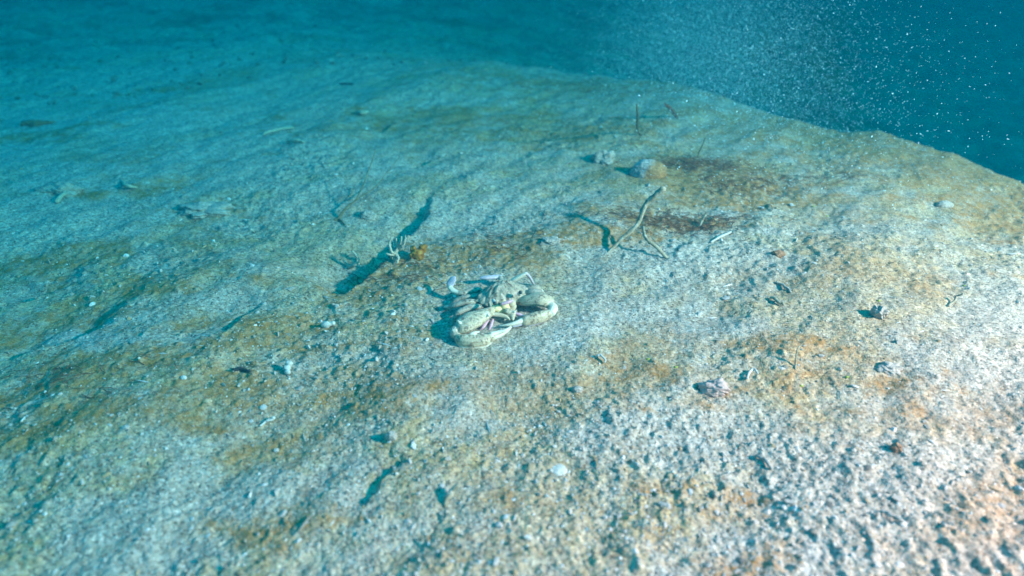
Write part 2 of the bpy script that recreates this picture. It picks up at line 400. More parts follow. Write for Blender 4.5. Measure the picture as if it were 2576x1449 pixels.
# ------------------------------------------------------------------ the swimming crab
ZB = float(H(np.array([CRAB_C[0]]), np.array([CRAB_C[1]]), False)[0]) - .0035
def P(cx, cy, h):                       # place in the close-up of the crab, height above the sand
    return np.array(lift((1550 + cx / 4.025) / 3840 * 2576, (980 + cy / 4.025) / 3840 * 2576, h, ZB)[:])
def crab():
    pieces = []                         # (V, F, colour, speckle)
    CREAM = (.62, .50, .31); SHELL = (.42, .36, .24); PALE = (.74, .66, .48); LILAC = (.50, .44, .46); PINK = (.66, .38, .42); GLASS = (.44, .39, .28); YEL = (.80, .64, .30)
    def add(g, col, sp): pieces.append((g[0], g[1], col, sp))
    # carapace
    L, R_ = P(930, 575, .017), P(1735, 385, .017)
    c0 = (L + R_) / 2; u = (R_ - L); hw = np.linalg.norm(u[:2]) / 2; u[2] = 0; u /= np.linalg.norm(u)
    f = np.array([u[1], -u[0], 0])      # forward, towards the viewer
    half = [(0, .64), (.07, .60), (.12, .66), (.18, .60), (.24, .64), (.30, .54), (.36, .50), (.42, .56), (.50, .60), (.55, .52), (.64, .53), (.68, .43), (.78, .40), (.81, .30), (.90, .25), (.91, .15),
            (1.06, .06), (.92, -.04), (.82, -.18), (.68, -.36), (.52, -.50), (.34, -.57), (.16, -.60), (0, -.60)]
    out = np.array(half + [(-a, b) for a, b in half[-2:0:-1]]); m = len(out)
    rings = [0.0, .12, .25, .4, .55, .7, .82, .92, 1.0]
    V = []; rn = np.random.default_rng(3)
    for q in rings[1:]:
        sm = out.copy()
        for _ in range(0 if q > .95 else 1 if q > .9 else 14): sm = (np.roll(sm, 1, 0) + sm + np.roll(sm, -1, 0)) / 3
        for (a, b) in sm * q:
            z = .0125 * (1 - (q ** 2.4)) - .006 * max(0, b) * q + .0012 * math.sin(a * 9) * math.cos(b * 11 + 1) * (1 - q)
            z += .0016 * float(pnoise(np.array([a * 7]), np.array([b * 7]), 15)[0]) * (q < .95) + .0007 * float(pnoise(np.array([a * 17]), np.array([b * 17]), 16)[0])
            p = c0 + u * a * hw + f * b * hw; p = p + (0, 0, z); V.append(p)
    top_n = len(V)
    smo = out.copy()
    for _ in range(6): smo = (np.roll(smo, 1, 0) + smo + np.roll(smo, -1, 0)) / 3
    for q in (.9, .6, .25):
        for (a, b) in (smo) * q:
            p = c0 + u * a * hw * .95 + f * b * hw * .95; p = p + (0, 0, -.012 * (1 - (q * .95) ** 3) - .0015); V.append(p)
    V += [c0 + (0, 0, .0125), c0 + (0, 0, -.0135)]
    order = [i * m for i in range(len(rings) - 1)] + [top_n + i * m for i in range(3)]
    F = []
    for a, b in zip(order[:-1], order[1:]):
        for j in range(m):
            k = (j + 1) % m; F.append((a + j, b + j, b + k, a + k))
    cT, cB = len(V) - 2, len(V) - 1
    for j in range(0, m, 2):
        F.append((cT, j, j + 1, (j + 2) % m)); F.append((cB, order[-1] + (j + 2) % m, order[-1] + j + 1, order[-1] + j))
    add((np.array(V), np.array(F)), SHELL, .8)
    W = lambda *a: [x * .001 for x in a]
    def limb(pts, wid, hei, col, sp, n=18, **k): add(loft([P(*q) for q in pts], W(*wid), W(*hei), n=n, seg=12, **k), col, sp)
    # claw arm on the picture's left: upper arm, wrist, palm, two fingers
    limb([(1190, 730, .012), (1080, 800, .014), (900, 880, .016), (740, 980, .015), (660, 1040, .012)], (3.5, 7, 11, 10, 5), (3.5, 5, 6.5, 6, 4), CREAM, .7)
    limb([(700, 1010, .013), (640, 1060, .012), (650, 1120, .010)], (4, 6, 5), (4, 5.5, 4.5), GLASS, .4)
    limb([(640, 1045, .015), (585, 1040, .016)], (2, .5), (2, .5), PALE, 0, n=5)
    limb([(700, 925, .021), (662, 890, .023)], (1.5, .4), (1.5, .4), PALE, 0, n=5)
    limb([(1110, 795, .017), (1145, 835, .019)], (1.5, .5), (1.5, .5), PALE, 0, n=5)
    limb([(655, 1150, .009), (740, 1200, .008), (900, 1215, .0075), (1060, 1200, .007), (1190, 1150, .006)], (3, 5, 6, 5.5, 3.5), (4.5, 7, 7.5, 6.5, 4), CREAM, .75)
    limb([(672, 1235, .005), (750, 1295, .0035), (900, 1312, .003), (1040, 1298, .003), (1175, 1250, .0035)], (1.4, 2.2, 2.6, 2.2, 1), (1.4, 1.8, 2, 1.8, 1), PALE, .05)
    limb([(1170, 1160, .005), (1290, 1120, .005), (1400, 1060, .006), (1490, 990, .008)], (3, 2.4, 1.7, .5), (3, 2.4, 1.7, .5), PALE, .15)
    limb([(1170, 1110, .009), (1290, 1070, .009), (1390, 1040, .010), (1480, 975, .010)], (2.6, 2, 1.4, .45), (2.6, 2, 1.4, .45), PALE, .1)
    limb([(860, 1090, .015), (930, 1075, .015), (1000, 1065, .013)], (.7, 1.2, .6), (.7, 1.2, .6), PALE, 0, n=8)
    # claw arm on the right
    limb([(1590, 610, .012), (1720, 590, .015), (1900, 570, .017), (2030, 610, .015), (2085, 670, .012)], (3.5, 7, 9.5, 8, 5), (3.5, 5, 6, 5.5, 4), CREAM, .8)
    limb([(2060, 650, .014), (2105, 710, .012), (2075, 790, .010)], (4, 5, 4), (4, 5, 4), PALE, .25)
    limb([(2075, 790, .009), (1970, 825, .010), (1830, 860, .010), (1690, 900, .009), (1640, 905, .009)], (3.2, 4.8, 5.2, 4.4, 3), (4.2, 6, 6.6, 5.5, 3.6), CREAM, .75)
    limb([(2000, 890, .005), (1880, 930, .005), (1760, 955, .005), (1670, 960, .006)], (1, 1.9, 2, .9), (1, 1.5, 1.6, .9), LILAC, .05)
    limb([(1660, 885, .010), (1560, 925, .010), (1430, 960, .009), (1295, 972, .008)], (2.8, 2.1, 1.5, .4), (2.8, 2.1, 1.5, .4), PALE, .1)
    limb([(1655, 930, .007), (1570, 965, .007), (1500, 990, .007)], (2.2, 1.4, .5), (2.2, 1.4, .5), LILAC, .1)
    # rear swimming legs with paddles, and walking legs
    limb([(1010, 430, .012), (870, 440, .013), (760, 480, .014), (680, 480, .014)], (3.2, 3.4, 3, 2.6), (2.6, 2.8, 2.6, 2.4), GLASS, .9)
    limb([(680, 480, .014), (600, 440, .015), (545, 390, .017)], (2.6, 3.2, 2.6), (2.2, 2.4, 2.2), PALE, .3)
    limb([(550, 400, .016), (565, 330, .019), (600, 265, .022), (620, 240, .023)], (2.6, 4.4, 4.2, 2.2), (1.4, 1.8, 1.7, 1.2), LILAC, 0)
    limb([(1390, 330, .010), (1330, 290, .012), (1310, 240, .013)], (2.6, 2.6, 2.4), (2.4, 2.4, 2.2), GLASS, .3)
    limb([(1320, 225, .013), (1220, 235, .014), (1100, 245, .015), (1010, 250, .015)], (2, 2.8, 3, 1.6), (1.6, 2, 2, 1.2), LILAC, .05)
    limb([(1430, 340, .011), (1520, 280, .016), (1620, 225, .020), (1700, 178, .023)], (2.6, 2.6, 2.2, 1.7), (2.3, 2.3, 2, 1.6), PALE, .1)
    limb([(1700, 178, .023), (1750, 230, .018), (1790, 300, .010), (1825, 345, .003)], (1.7, 1.8, 1.6, .7), (1.6, 1.6, 1.4, .7), LILAC, .05)
    limb([(1640, 430, .012), (1760, 395, .017), (1870, 400, .017), (1910, 425, .013)], (3.4, 4, 3.4, 2.2), (2.6, 3, 2.8, 2.2), GLASS, .7)
    limb([(1910, 425, .013), (1950, 470, .008), (1965, 520, .003)], (2, 1.8, .8), (2, 1.8, .8), PALE, .1)
    limb([(1650, 500, .012), (1780, 460, .018), (1930, 480, .017), (1980, 520, .012)], (3.2, 3.8, 3.2, 2), (2.6, 3, 2.8, 2), GLASS, .5)
    limb([(1980, 520, .012), (2030, 570, .006), (2050, 610, .002)], (2, 1.6, .7), (2, 1.6, .7), PALE, .1)
    limb([(980, 620, .012), (830, 610, .016), (640, 655, .014), (545, 690, .010)], (3, 3.2, 2.8, 2), (2.6, 2.8, 2.5, 2), GLASS, .8)
    limb([(545, 690, .010), (500, 685, .007), (455, 705, .003)], (2, 1.6, .8), (2, 1.6, .8), PALE, .2)
    limb([(1030, 690, .011), (880, 690, .014), (700, 760, .013), (620, 850, .008)], (3.2, 3.4, 3, 2), (2.8, 3, 2.6, 2), GLASS, .7)
    limb([(620, 850, .008), (575, 920, .005), (560, 1000, .002)], (2, 1.7, .7), (2, 1.7, .7), GLASS, .9)
    limb([(960, 540, .011), (800, 540, .013), (640, 590, .010), (520, 700, .003)], (2.8, 2.8, 2.4, .8), (2.4, 2.5, 2.2, .8), GLASS, .6)
    # pink legs folded under the claws, mouthparts, spines of the wrist
    limb([(1130, 880, .007), (1060, 980, .006), (1000, 1040, .003)], (1.4, 1.9, 1.0), (1.4, 1.9, 1.0), PINK, 0, n=10)
    limb([(1200, 880, .007), (1175, 960, .006), (1140, 1040, .003)], (1.3, 1.7, .9), (1.3, 1.7, .9), PINK, 0, n=10)
    limb([(1530, 780, .010), (1600, 805, .009), (1670, 825, .008)], (1.2, 1.7, 1.0), (1.2, 1.7, 1.0), PINK, 0, n=10)
    limb([(1230, 700, .013), (1300, 740, .010), (1340, 800, .006)], (4, 4.2, 2.4), (3.5, 3.5, 2.4), YEL, .1, n=10)
    limb([(1370, 640, .015), (1390, 710, .011), (1390, 790, .006)], (4, 4.4, 2.4), (3.5, 3.6, 2.4), YEL, .1, n=10)
    limb([(1480, 620, .015), (1500, 680, .011), (1480, 760, .007)], (4, 4, 2.4), (3.5, 3.5, 2.4), CREAM, .1, n=10)
    limb([(1330, 645, .019), (1420, 620, .020), (1500, 595, .020)], (1.4, 1.8, 1.2), (1.4, 1.8, 1.2), PINK, .1, n=10)
    limb([(1200, 800, .012), (1300, 810, .011), (1400, 840, .010), (1460, 885, .009)], (2.2, 2.4, 2, .7), (2, 2.2, 2, .7), CREAM, .1)
    limb([(1420, 740, .013), (1490, 790, .011), (1505, 890, .009)], (4, 4, .8), (2, 2.4, .8), CREAM, .4, n=12)
    limb([(1520, 770, .013), (1562, 735, .015)], (1.4, .5), (1.4, .5), PALE, 0, n=6)
    # one continuous body
    V, F = join_geo([(p[0], p[1]) for p in pieces])
    raw = mesh_np('crab_raw', V, F, M_SAND); tmp = bpy.data.objects.new('crab_raw', raw); COL.objects.link(tmp)
    bm = bmesh.new(); bm.from_mesh(raw); bmesh.ops.recalc_face_normals(bm, faces=bm.faces); bm.to_mesh(raw); bm.free()
    rm = tmp.modifiers.new('r', 'REMESH'); rm.mode = 'VOXEL'; rm.voxel_size = .00042; rm.use_smooth_shade = True
    sm = tmp.modifiers.new('s', 'SMOOTH'); sm.iterations = 2; sm.factor = .4
    dg = bpy.context.evaluated_depsgraph_get()
    me = bpy.data.meshes.new_from_object(tmp.evaluated_get(dg)); bpy.data.objects.remove(tmp); bpy.data.meshes.remove(raw)
    me.name = 'crab'; me.materials.clear(); me.materials.append(crab_mat())
    cols = []; kd = KDTree(sum(len(p[0]) for p in pieces) + sum(len(p[1]) for p in pieces)); i = 0
    for v, fq, c, sp in pieces:
        for q in np.vstack([v, v[fq].mean(1)]): kd.insert(q, i); cols.append((*c, sp)); i += 1
    kd.balance(); n = len(me.vertices); co = np.empty(n * 3, np.float32); me.vertices.foreach_get('co', co); co = co.reshape(-1, 3)
    tint = np.zeros((n, 4), np.float32)
    for k in range(n):
        ws = 0
        for (q, idx, d) in kd.find_n(co[k], 3):
            wt = 1 / (d + 2e-4); tint[k] += wt * np.array(cols[idx]); ws += wt
        tint[k] /= ws
    vattr(me, 'speck', tint[:, 3]); tint[:, 3] = 1; vattr(me, 'tint', tint, 'FLOAT_COLOR')
    me.polygons.foreach_set('use_smooth', np.ones(len(me.polygons), bool))
    base = Vector((c0[0], c0[1], ZB)); me.transform(Matrix.Translation(-base))
    o = put('crab', me, label='pale sand-speckled swimming crab with both claws folded in front, resting on the sand', cat='crab', loc=base)
    # eyes on short stalks
    dk, dn, dp = newmat('dark_crab_eye'); dp.inputs['Base Color'].default_value = (.03, .04, .035, 1); dp.inputs['Roughness'].default_value = .2
    for a, b in ((( 1205, 585, .024), (1228, 632, .0245)), ((1590, 500, .024), (1612, 478, .0265))):
        v, fq = loft([P(*a), P(*b)], W(1.7, 1.9), W(1.7, 1.9), n=6, seg=12)
        ob = put('eye', mesh_np('eye', v - np.array(base), fq, M_WHITE), o)
        tip = P(*b); v2, f2 = ICO2
        d = (P(*b) - P(*a)); d /= np.linalg.norm(d)
        q = put('cornea', mesh_np('cornea', v2 * .0019 + tip + d * .0007 + (0, -.0004, .0006) - np.array(base), f2, dk), ob)
    return o
def crab_mat():
    m, nt, p = newmat('crab_shell')
    co = N(nt, 'ShaderNodeNewGeometry').outputs['Position']
    t = N(nt, 'ShaderNodeAttribute', attribute_name='tint').outputs['Color']; sp = N(nt, 'ShaderNodeAttribute', attribute_name='speck').outputs['Fac']
    n1 = noise(nt, co, 360, 3, .65); n2 = noise(nt, co, 130, 3, .6); n3 = noise(nt, co, 900, 2, .5)
    dots = math_(nt, 'MULTIPLY', ramp(nt, n1.outputs[0], [(.5, (0,) * 3), (.57, (1,) * 3)]).outputs[0], sp)
    dots = math_(nt, 'MULTIPLY', dots, ramp(nt, n2.outputs[0], [(.36, (.25,) * 3), (.55, (1,) * 3)]).outputs[0])
    blot = math_(nt, 'MULTIPLY', ramp(nt, n2.outputs[0], [(.42, (0,) * 3), (.66, (.75,) * 3)]).outputs[0], sp)
    c = mix(nt, blot, t, (.27, .24, .15)); c = mix(nt, dots, c, (.11, .065, .035))
    c = mix(nt, math_(nt, 'MULTIPLY', ramp(nt, n3.outputs[0], [(.62, (0,) * 3), (.7, (1,) * 3)]).outputs[0], .5), c, (.85, .83, .75))
    nt.links.new(c, p.inputs['Base Color']); p.inputs['Roughness'].default_value = .42; p.inputs['Specular IOR Level'].default_value = .3
    p.inputs['Subsurface Weight'].default_value = .35; p.inputs['Subsurface Radius'].default_value = (.004, .003, .0025); p.inputs['Subsurface Scale'].default_value = 1
    b = N(nt, 'ShaderNodeBump'); b.inputs['Strength'].default_value = .5; b.inputs['Distance'].default_value = .0006
    nt.links.new(n1.outputs[0], b.inputs['Height']); nt.links.new(b.outputs[0], p.inputs['Normal'])
    return m
crab()

# ------------------------------------------------------------------ twigs, tufts, stones lying about
def wig(pts, k, seed, n=7):
    r = np.random.default_rng(seed); C = spline(pts, n); C[1:-1] += r.normal(size=(n - 2, 3)) * k; return C
def at(px, py, h=0.0):
    g = ground(px, py); 
    return np.array(g[:]) if h == 0 else None
def up(px, py, h, zb): return np.array(lift(px, py, h, zb)[:])
def stemmed(name, label, cat, mat, trunk, limbs, group=None, rough=.12):
    """trunk mesh is the thing, every limb a child; both (points, half widths mm)"""
    base = np.array(trunk[0][0])
    v, f = loft(trunk[0], [x * .001 for x in trunk[1]], n=26, seg=10, rough=rough, seed=len(name))
    o = put(name, mesh_np(name, v - base, f, mat), label=label, cat=cat, group=group, loc=base)
    for i, (pts, wd) in enumerate(limbs):
        v, f = loft(pts, [x * .001 for x in wd], n=20, seg=9, rough=rough, seed=i + 5)
        put('branch', mesh_np('branch', v - base, f, mat), o)
    return o
# tall arched twig with its second leg
zb = at(1510, 640)[2]; b1 = at(1508, 642); b2 = at(1692, 650)
stemmed('arched_twig', 'tall pale arched twig with two legs standing in the sand behind the crab', 'twig', M_TWIG,
    ([b1 - (0, 0, .008), up(1560, 605, .010, zb), up(1603, 565, .024, zb), up(1622, 520, .040, zb), up(1645, 495, .052, zb), up(1670, 474, .062, zb)], (1.5, 1.9, 2.3, 2.9, 3.2, 3.6)),
    [([b2 - (0, 0, .006), up(1652, 622, .010, zb), up(1625, 600, .017, zb), up(1617, 572, .022, zb)], (2.2, 1.9, 1.8, 1.5))], rough=.24)
# thin forked straw on the left
zc = at(842, 552)[2]; s0 = at(842, 553)
stemmed('forked_straw', 'thin forked straw leaning out of pale sand beyond the ledge', 'twig', M_TWIGD,
    ([s0 - (0, 0, .004), up(870, 525, .010, zc), up(897, 502, .018, zc)], (2.0, 1.5, 1.0)),
    [([up(896, 503, .018, zc), up(918, 455, .034, zc), up(945, 378, .060, zc)], (.9, .7, .5)),
     ([up(896, 503, .018, zc), up(945, 470, .022, zc), up(965, 445, .026, zc), up(1005, 395, .036, zc)], (.8, .65, .5, .4)),
     ([s0, at(855, 556) + (0, 0, .002), at(868, 567) + (0, 0, .001)], (2.0, 1.4, .6)),
     ([up(865, 505, .006, zc), up(882, 490, .010, zc), up(893, 465, .014, zc)], (.6, .5, .4))], rough=.08)
# cream branching tuft beside the orange sponge
zt = at(990, 655)[2]; t0 = at(992, 660)
def ft(*q): return [up(x, y, h, zt) for x, y, h in q]
stemmed('coralline_tuft', 'cream branching coralline tuft on the ledge beside the orange sponge', 'coralline alga', M_CORAL,
    ([t0 - (0, 0, .004), up(994, 640, .008, zt), up(1000, 622, .014, zt), up(996, 600, .024, zt)], (2.2, 2.2, 1.9, 1.0)),
    [(ft((994, 640, .008), (984, 632, .014), (980, 612, .022), (986, 597, .028)), (1.8, 1.6, 1.3, .7)),
     (ft((1000, 622, .014), (1008, 612, .020), (1010, 595, .027)), (1.6, 1.3, .7)),
     (ft((1000, 625, .013), (1014, 618, .018), (1022, 598, .026)), (1.6, 1.2, .7)),
     (ft((994, 640, .008), (982, 641, .010), (972, 638, .012)), (1.8, 1.4, .8)),
     (ft((1008, 612, .020), (1018, 606, .023), (1020, 592, .028)), (1.1, .9, .5)),
     (ft((996, 640, .008), (1002, 650, .006), (998, 662, .002)), (1.8, 1.6, 1.2))], rough=.2)
# orange sponge
def lumps(blobs, sub, seed, voxel, mat, name, label, cat, group=None):
    parts = []
    for i, (c, r, sc) in enumerate(blobs):
        v, f = stone(r, seed + i, sub, .22, sc); parts.append((v + np.array(c), f))
    V, F = join_geo(parts); base = V.mean(0); base[2] = V[:, 2].min()
    raw = mesh_np(name, V - base, F, mat); tmp = bpy.data.objects.new('t', raw); COL.objects.link(tmp)
    rm = tmp.modifiers.new('r', 'REMESH'); rm.mode = 'VOXEL'; rm.voxel_size = voxel
    me = bpy.data.meshes.new_from_object(tmp.evaluated_get(bpy.context.evaluated_depsgraph_get())); bpy.data.objects.remove(tmp)
    me.name = name; me.polygons.foreach_set('use_smooth', np.ones(len(me.polygons), bool))
    return put(name, me, label=label, cat=cat, group=group, loc=base)
zo = at(1050, 655)[2]
lumps([(up(1050, 640, .006, zo), .0068, (1.1, .8, .9)), (up(1040, 630, .009, zo), .0046, (.8, .8, 1.2)), (up(1062, 627, .010, zo), .0046, (.9, .8, 1.2)), (up(1055, 648, .003, zo), .005, (1, .8, .8)), (up(1068, 620, .013, zo), .003, (1, .8, .9)), (up(1037, 643, .005, zo), .004, (.9, .8, 1))],
    ICO3, 31, .0006, M_ORANGE, 'orange_sponge', 'small bright orange sponge lump on the edge of the ledge', 'sponge')
# curved stalk in the shade of the ledge
zs = at(886, 668)[2]
stemmed('curved_stalk', 'short pale curved stalk in the blue shade under the ledge', 'stalk', M_CORAL,
    ([up(872, 672, -.003, zs), up(890, 668, .004, zs), up(900, 655, .010, zs), up(896, 642, .016, zs), up(886, 632, .020, zs)], (2.0, 2.0, 1.9, 1.7, 1.2)), [([up(880, 672, -.002, zs), up(868, 660, .004, zs), up(864, 655, .006, zs)], (1.4, 1.2, .8))])
# half-buried stone with its own brown side
def rock(px, py, r, seed, name, label, cat, mat, sc=(1, .85, .8), sink=.35, sub=ICO4, rough=.18, film=None, group=None):
    g = at(px, py); v, f = stone(r, seed, sub, rough, sc)
    me = mesh_np(name, v, f, mat)
    if film is not None:
        d = v @ np.array(film) / r + .25 * pnoise(v[:, 0] * 120, v[:, 1] * 120 + v[:, 2] * 90, 9)
        vattr(me, 'film', sstep(-.4, .1, d))
    zmin = -r * sc[2]
    return put(name, me, label=label, cat=cat, group=group, loc=(g[0], g[1] + r * .3, g[2] + r * sc[2] * (1 - 2 * sink)))
rock(1634, 440, .0225, 51, 'rounded_stone', 'rounded stone, pale on its left and rusty brown on its right, behind the arched twig', 'stone', M_ROCK, (1.1, .9, .85), .5, rough=.09, film=(.85, -.35, -.45))
rock(1522, 408, .017, 61, 'crumbling_stone', 'crumbling pale stone with a crusty hollow side, left of the rounded brown stone', 'stone', M_SANDY, (1, .8, .8), .45, rough=.36)
rock(1800, 992, .0095, 71, 'pink_stone', 'pinkish angular stone casting a dark shadow on the bright sand', 'stone', M_PINK, (1.25, .8, .75), .22, rough=.32)
rock(2378, 520, .008, 75, 'cream_pebble', 'smooth cream pebble low on the bright right slope', 'pebble', M_SANDY, (1.3, .8, .7), .4, rough=.1)
rock(2212, 800, .0068, 77, 'crusty_clod', 'crusty grey clod standing up from the pale sand at right', 'clod', M_SANDY, (1, .8, 1.15), .25, rough=.45)
rock(2240, 935, .0085, 78, 'tan_clod', 'broad tan clod beside the rust-stained sand at right', 'clod', M_SANDY, (1.2, .9, .6), .45, rough=.3)
rock(2255, 1135, .0042, 79, 'red_brown_stone', 'small red-brown stone at the foot of a whitish lump', 'stone', M_RUST, (1, .8, .9), .25, rough=.3)
rock(1958, 645, .006, 80, 'rusty_pebble', 'little rusty orange pebble on pale sand right of the twig', 'pebble', M_RUST, (1.2, .8, .7), .3, rough=.3)
rock(1385, 612, .010, 81, 'whitish_clod', 'low whitish clod left of the twig shadow', 'clod', M_SANDY, (1.4, .9, .6), .5, rough=.4)
rock(925, 935 - 385, .009, 82, 'shell_capped_stone', 'small round stone half sunk in sand right of the forked straw', 'stone', M_SANDY, (1.2, .9, .8), .35, rough=.25)
rock(150, 486, .016, 83, 'far_tan_stone', 'low tan stone far out on the left flat', 'stone', M_SANDY, (1.6, .8, .6), .4, rough=.4)
rock(85, 315, .014, 84, 'far_brown_lump', 'brown lump far out at the left edge of the flat', 'stone', M_RUST, (1.8, .8, .5), .45, rough=.4)
rock(508, 535, .020, 85, 'weedy_mound', 'low brown weedy mound in the middle of the left flat', 'mound', M_SANDY, (1.5, 1.1, .5), .5, rough=.4)
rock(1452, 985, .004, 86, 'dark_hollow_pebble', 'small dark pebble on grey sand below the crab', 'pebble', M_SANDY, (1.2, .8, .8), .3)
rock(985, 1105, .0045, 87, 'blue_grey_pebble', 'small blue-grey pebble with a sharp shadow at lower left centre', 'pebble', M_SANDY, (1, .8, .9), .25)
rock(1405, 1188, .0055, 88, 'white_round_shell', 'round whitish shell lying flat near the bottom', 'shell', M_WHITE, (1.1, 1, .4), .35, rough=.08)
# shell bits
zz = at(828, 820)[2]
lumps([(up(820, 817, .004, zz), .0042, (1.1, .7, .8)), (up(836, 814, .004, zz), .0034, (.9, .7, .7))], ICO3, 91, .0005, M_WHITE, 'white_shell_bit', 'chalk-white broken shell bit on sand left of the crab', 'shell')
zz = at(725, 940)[2]
lumps([(up(727, 915, .006, zz), .0034, (1, .7, .9)), (up(722, 926, .004, zz), .0032, (1, .7, .9)), (up(724, 936, .003, zz), .0028, (1, .7, .8))], ICO3, 95, .0005, M_WHITE, 'knobbly_shell_bit', 'cream knobbly three-lobed shell bit on the tan sand', 'shell')
zz = at(1475, 1120)[2] if False else 0
# single sticks: points in the picture with heights
STICKS = [
    ('pale_stick', 'short pale bent stick standing right of the arched twig', M_TWIG, [(1760, 572, 0), (1765, 556, .006), (1776, 540, .014)], (1.4, 1.6, 1.2)),
    ('pale_stick', 'straight pale stick lying flat on bright sand right of the twig', M_WHITE, [(1788, 612, .001), (1815, 600, .002), (1838, 588, .002)], (1.2, 1.7, 1.3)),
    ('dark_stick', 'short dark stick lying on grey sand at the left', M_DARK, [(588, 932, .001), (610, 936, .002), (630, 938, .001)], (1.3, 1.6, .9)),
    ('dark_stick', 'tiny dark stick lying far out on the blue flat', M_DARK, [(856, 217, .004), (872, 217, .005), (888, 217, .004)], (1.6, 1.8, 1.4)),
    ('pale_stick', 'pale stick propped over a dark hollow near the bottom', M_TWIG, [(1120, 1275, .000), (1135, 1250, .004), (1155, 1222, .008)], (1.6, 2.0, 1.5)),
    ('pale_stick', 'thin pale stick with a knob at lower left centre', M_WHITE, [(655, 1075, .001), (672, 1066, .002), (690, 1058, .003)], (.9, 1.0, 1.5)),
    ('thin_stem', 'hair-thin tan stem standing up from the bright sand at right', M_TWIG, [(2000, 930, 0), (2003, 905, .006), (2008, 875, .014), (2030, 852, .018)], (.9, .8, .6, .4)),
    ('pale_stick', 'pale curled worm tube hooked over on the bright sand', M_WHITE, [(1878, 958, .002), (1884, 945, .004), (1896, 940, .004), (1904, 948, .003)], (1.0, 1.2, 1.2, .9)),
    ('pale_stick', 'thin straw lying on the pinkish slope at far right', M_TWIG, [(2386, 772, .001), (2400, 760, .004), (2422, 738, .010)], (1.3, 1.1, .7)),
    ('sea_whip', 'thin olive sea whip standing on the far brown slope', M_TWIGD, [(1616, 338, -.004), (1603, 318, .020), (1604, 290, .055), (1602, 262, .09)], (1.8, 2.0, 1.6, .9)),
    ('red_weed', 'reddish frond standing on the crest below the drifting specks', M_ALGW, [(1704, 298, 0), (1694, 282, .015), (1680, 268, .035), (1672, 260, .045)], (1.5, 3, 3, 1.2)),
    ('pale_stick', 'cream knobbly stick lying on the left flat', M_CORAL, [(722, 362, .003), (744, 360, .004), (766, 362, .003)], (2, 2.6, 1.8)),
    ('pale_stick', 'long cream broken stick far out on the left flat', M_CORAL, [(664, 342, .003), (700, 332, .004), (740, 326, .003)], (1.8, 2.2, 1.4)),
    ('pale_stick', 'stubby tan stick at the left, lying below the brown streak', M_CORAL, [(144, 512, .002), (160, 498, .004), (172, 486, .004)], (2.6, 2.6, 1.8)),
    ('pale_stick', 'forked tan stick half buried on the left flat', M_CORAL, [(306, 455, 0), (322, 468, .006), (345, 476, .002)], (2.2, 2.6, 1.4)),
    ('pale_stick', 'short tan stick on blue-tinted sand under the far haze', M_CORAL, [(900, 288, .004), (913, 284, .006), (926, 286, .004)], (3, 3.6, 2.4)),
    ('dark_stick', 'dark splinter lying below the pink stone', M_SANDY, [(1900, 1150, .001), (1925, 1168, .003), (1940, 1185, .002)], (1.2, 1.5, 1)),
    ('pale_stick', 'grey stick lying in the bright sand near lower right', M_SANDY, [(2215, 1290, .001), (2240, 1302, .003), (2268, 1318, .002)], (1.2, 1.6, 1.1)),
    ('pale_stick', 'thin pale splinter lying above the white sand left of centre bottom', M_WHITE, [(1500, 895 + 5, .002), (1512, 905, .003), (1520, 918, .002)], (.9, 1.2, .8)),
    ('thin_stem', 'thin yellow-green stem rising from the slope behind the rounded stone', M_TWIGD, [(1755, 395, 0), (1762, 375, .02), (1775, 345, .05)], (.8, .7, .5)),
    ('yellow_twig', 'yellowish knobbly twig lying on pale sand right of the crab', M_TWIG, [(1938, 752, .001), (1955, 764, .003), (1970, 772, .002)], (1.3, 1.8, 1.3)),
    ('dark_stick', 'dark grey twig bit lying above the yellowish twig', M_SANDY, [(1952, 712, .001), (1970, 725, .003), (1988, 738, .001)], (1, 1.4, 1)),
]
for i, (nm, lab, mt, pts, wd) in enumerate(STICKS):
    base = at(pts[0][0], pts[0][1])
    C = [(at(x, y) + (0, 0, h + .0005)) if h < .0055 else up(x, y, h, base[2]) for x, y, h in pts]
    v, f = loft(wig(C, .0006, i, 6), [x * .001 for x in wd], n=16, seg=8, rough=.12, seed=i)
    put(nm, mesh_np(nm, v - base, f, mt), label=lab, cat='worm tube' if 'tube' in lab else nm.split('_')[-1], loc=base)

# ------------------------------------------------------------------ loose grit, algae strands, drifting specks
def scatter(name, kind_mesh, pos, size, cols, mat, flat_=.7, seed=1, smooth=False):
    r = np.random.default_rng(seed); V0, F0 = kind_mesh; n = len(pos); k = len(V0)
    a = r.random(n) * 2 * np.pi; tl = r.normal(size=n) * .4
    s = size[:, None] * (1 + .35 * r.normal(size=(n, 3))).clip(.4, 1.9) * np.array([1, 1, flat_])
    V = V0[None] * s[:, None, :] * (1 + .22 * r.normal(size=(n, k, 1)))
    y, z = V[..., 1] * np.cos(tl)[:, None] - V[..., 2] * np.sin(tl)[:, None], V[..., 1] * np.sin(tl)[:, None] + V[..., 2] * np.cos(tl)[:, None]
    x = V[..., 0] * np.cos(a)[:, None] - y * np.sin(a)[:, None]; y = V[..., 0] * np.sin(a)[:, None] + y * np.cos(a)[:, None]
    V = np.stack([x, y, z], -1) + pos[:, None, :]
    F = (F0[None] + (np.arange(n) * k)[:, None, None]).reshape(-1, 3)
    me = mesh_np(name, V.reshape(-1, 3), F, mat, smooth)
    c = np.repeat(np.column_stack([cols, np.ones(n)]), k, 0); vattr(me, 'tint', c, 'FLOAT_COLOR')
    return put(name, me, kind='stuff')
OCT = (np.array([(1, 0, 0), (-1, 0, 0), (0, 1, 0), (0, -1, 0), (0, 0, 1), (0, 0, -1)], float), np.array([(0, 2, 4), (2, 1, 4), (1, 3, 4), (3, 0, 4), (2, 0, 5), (1, 2, 5), (3, 1, 5), (0, 3, 5)]))
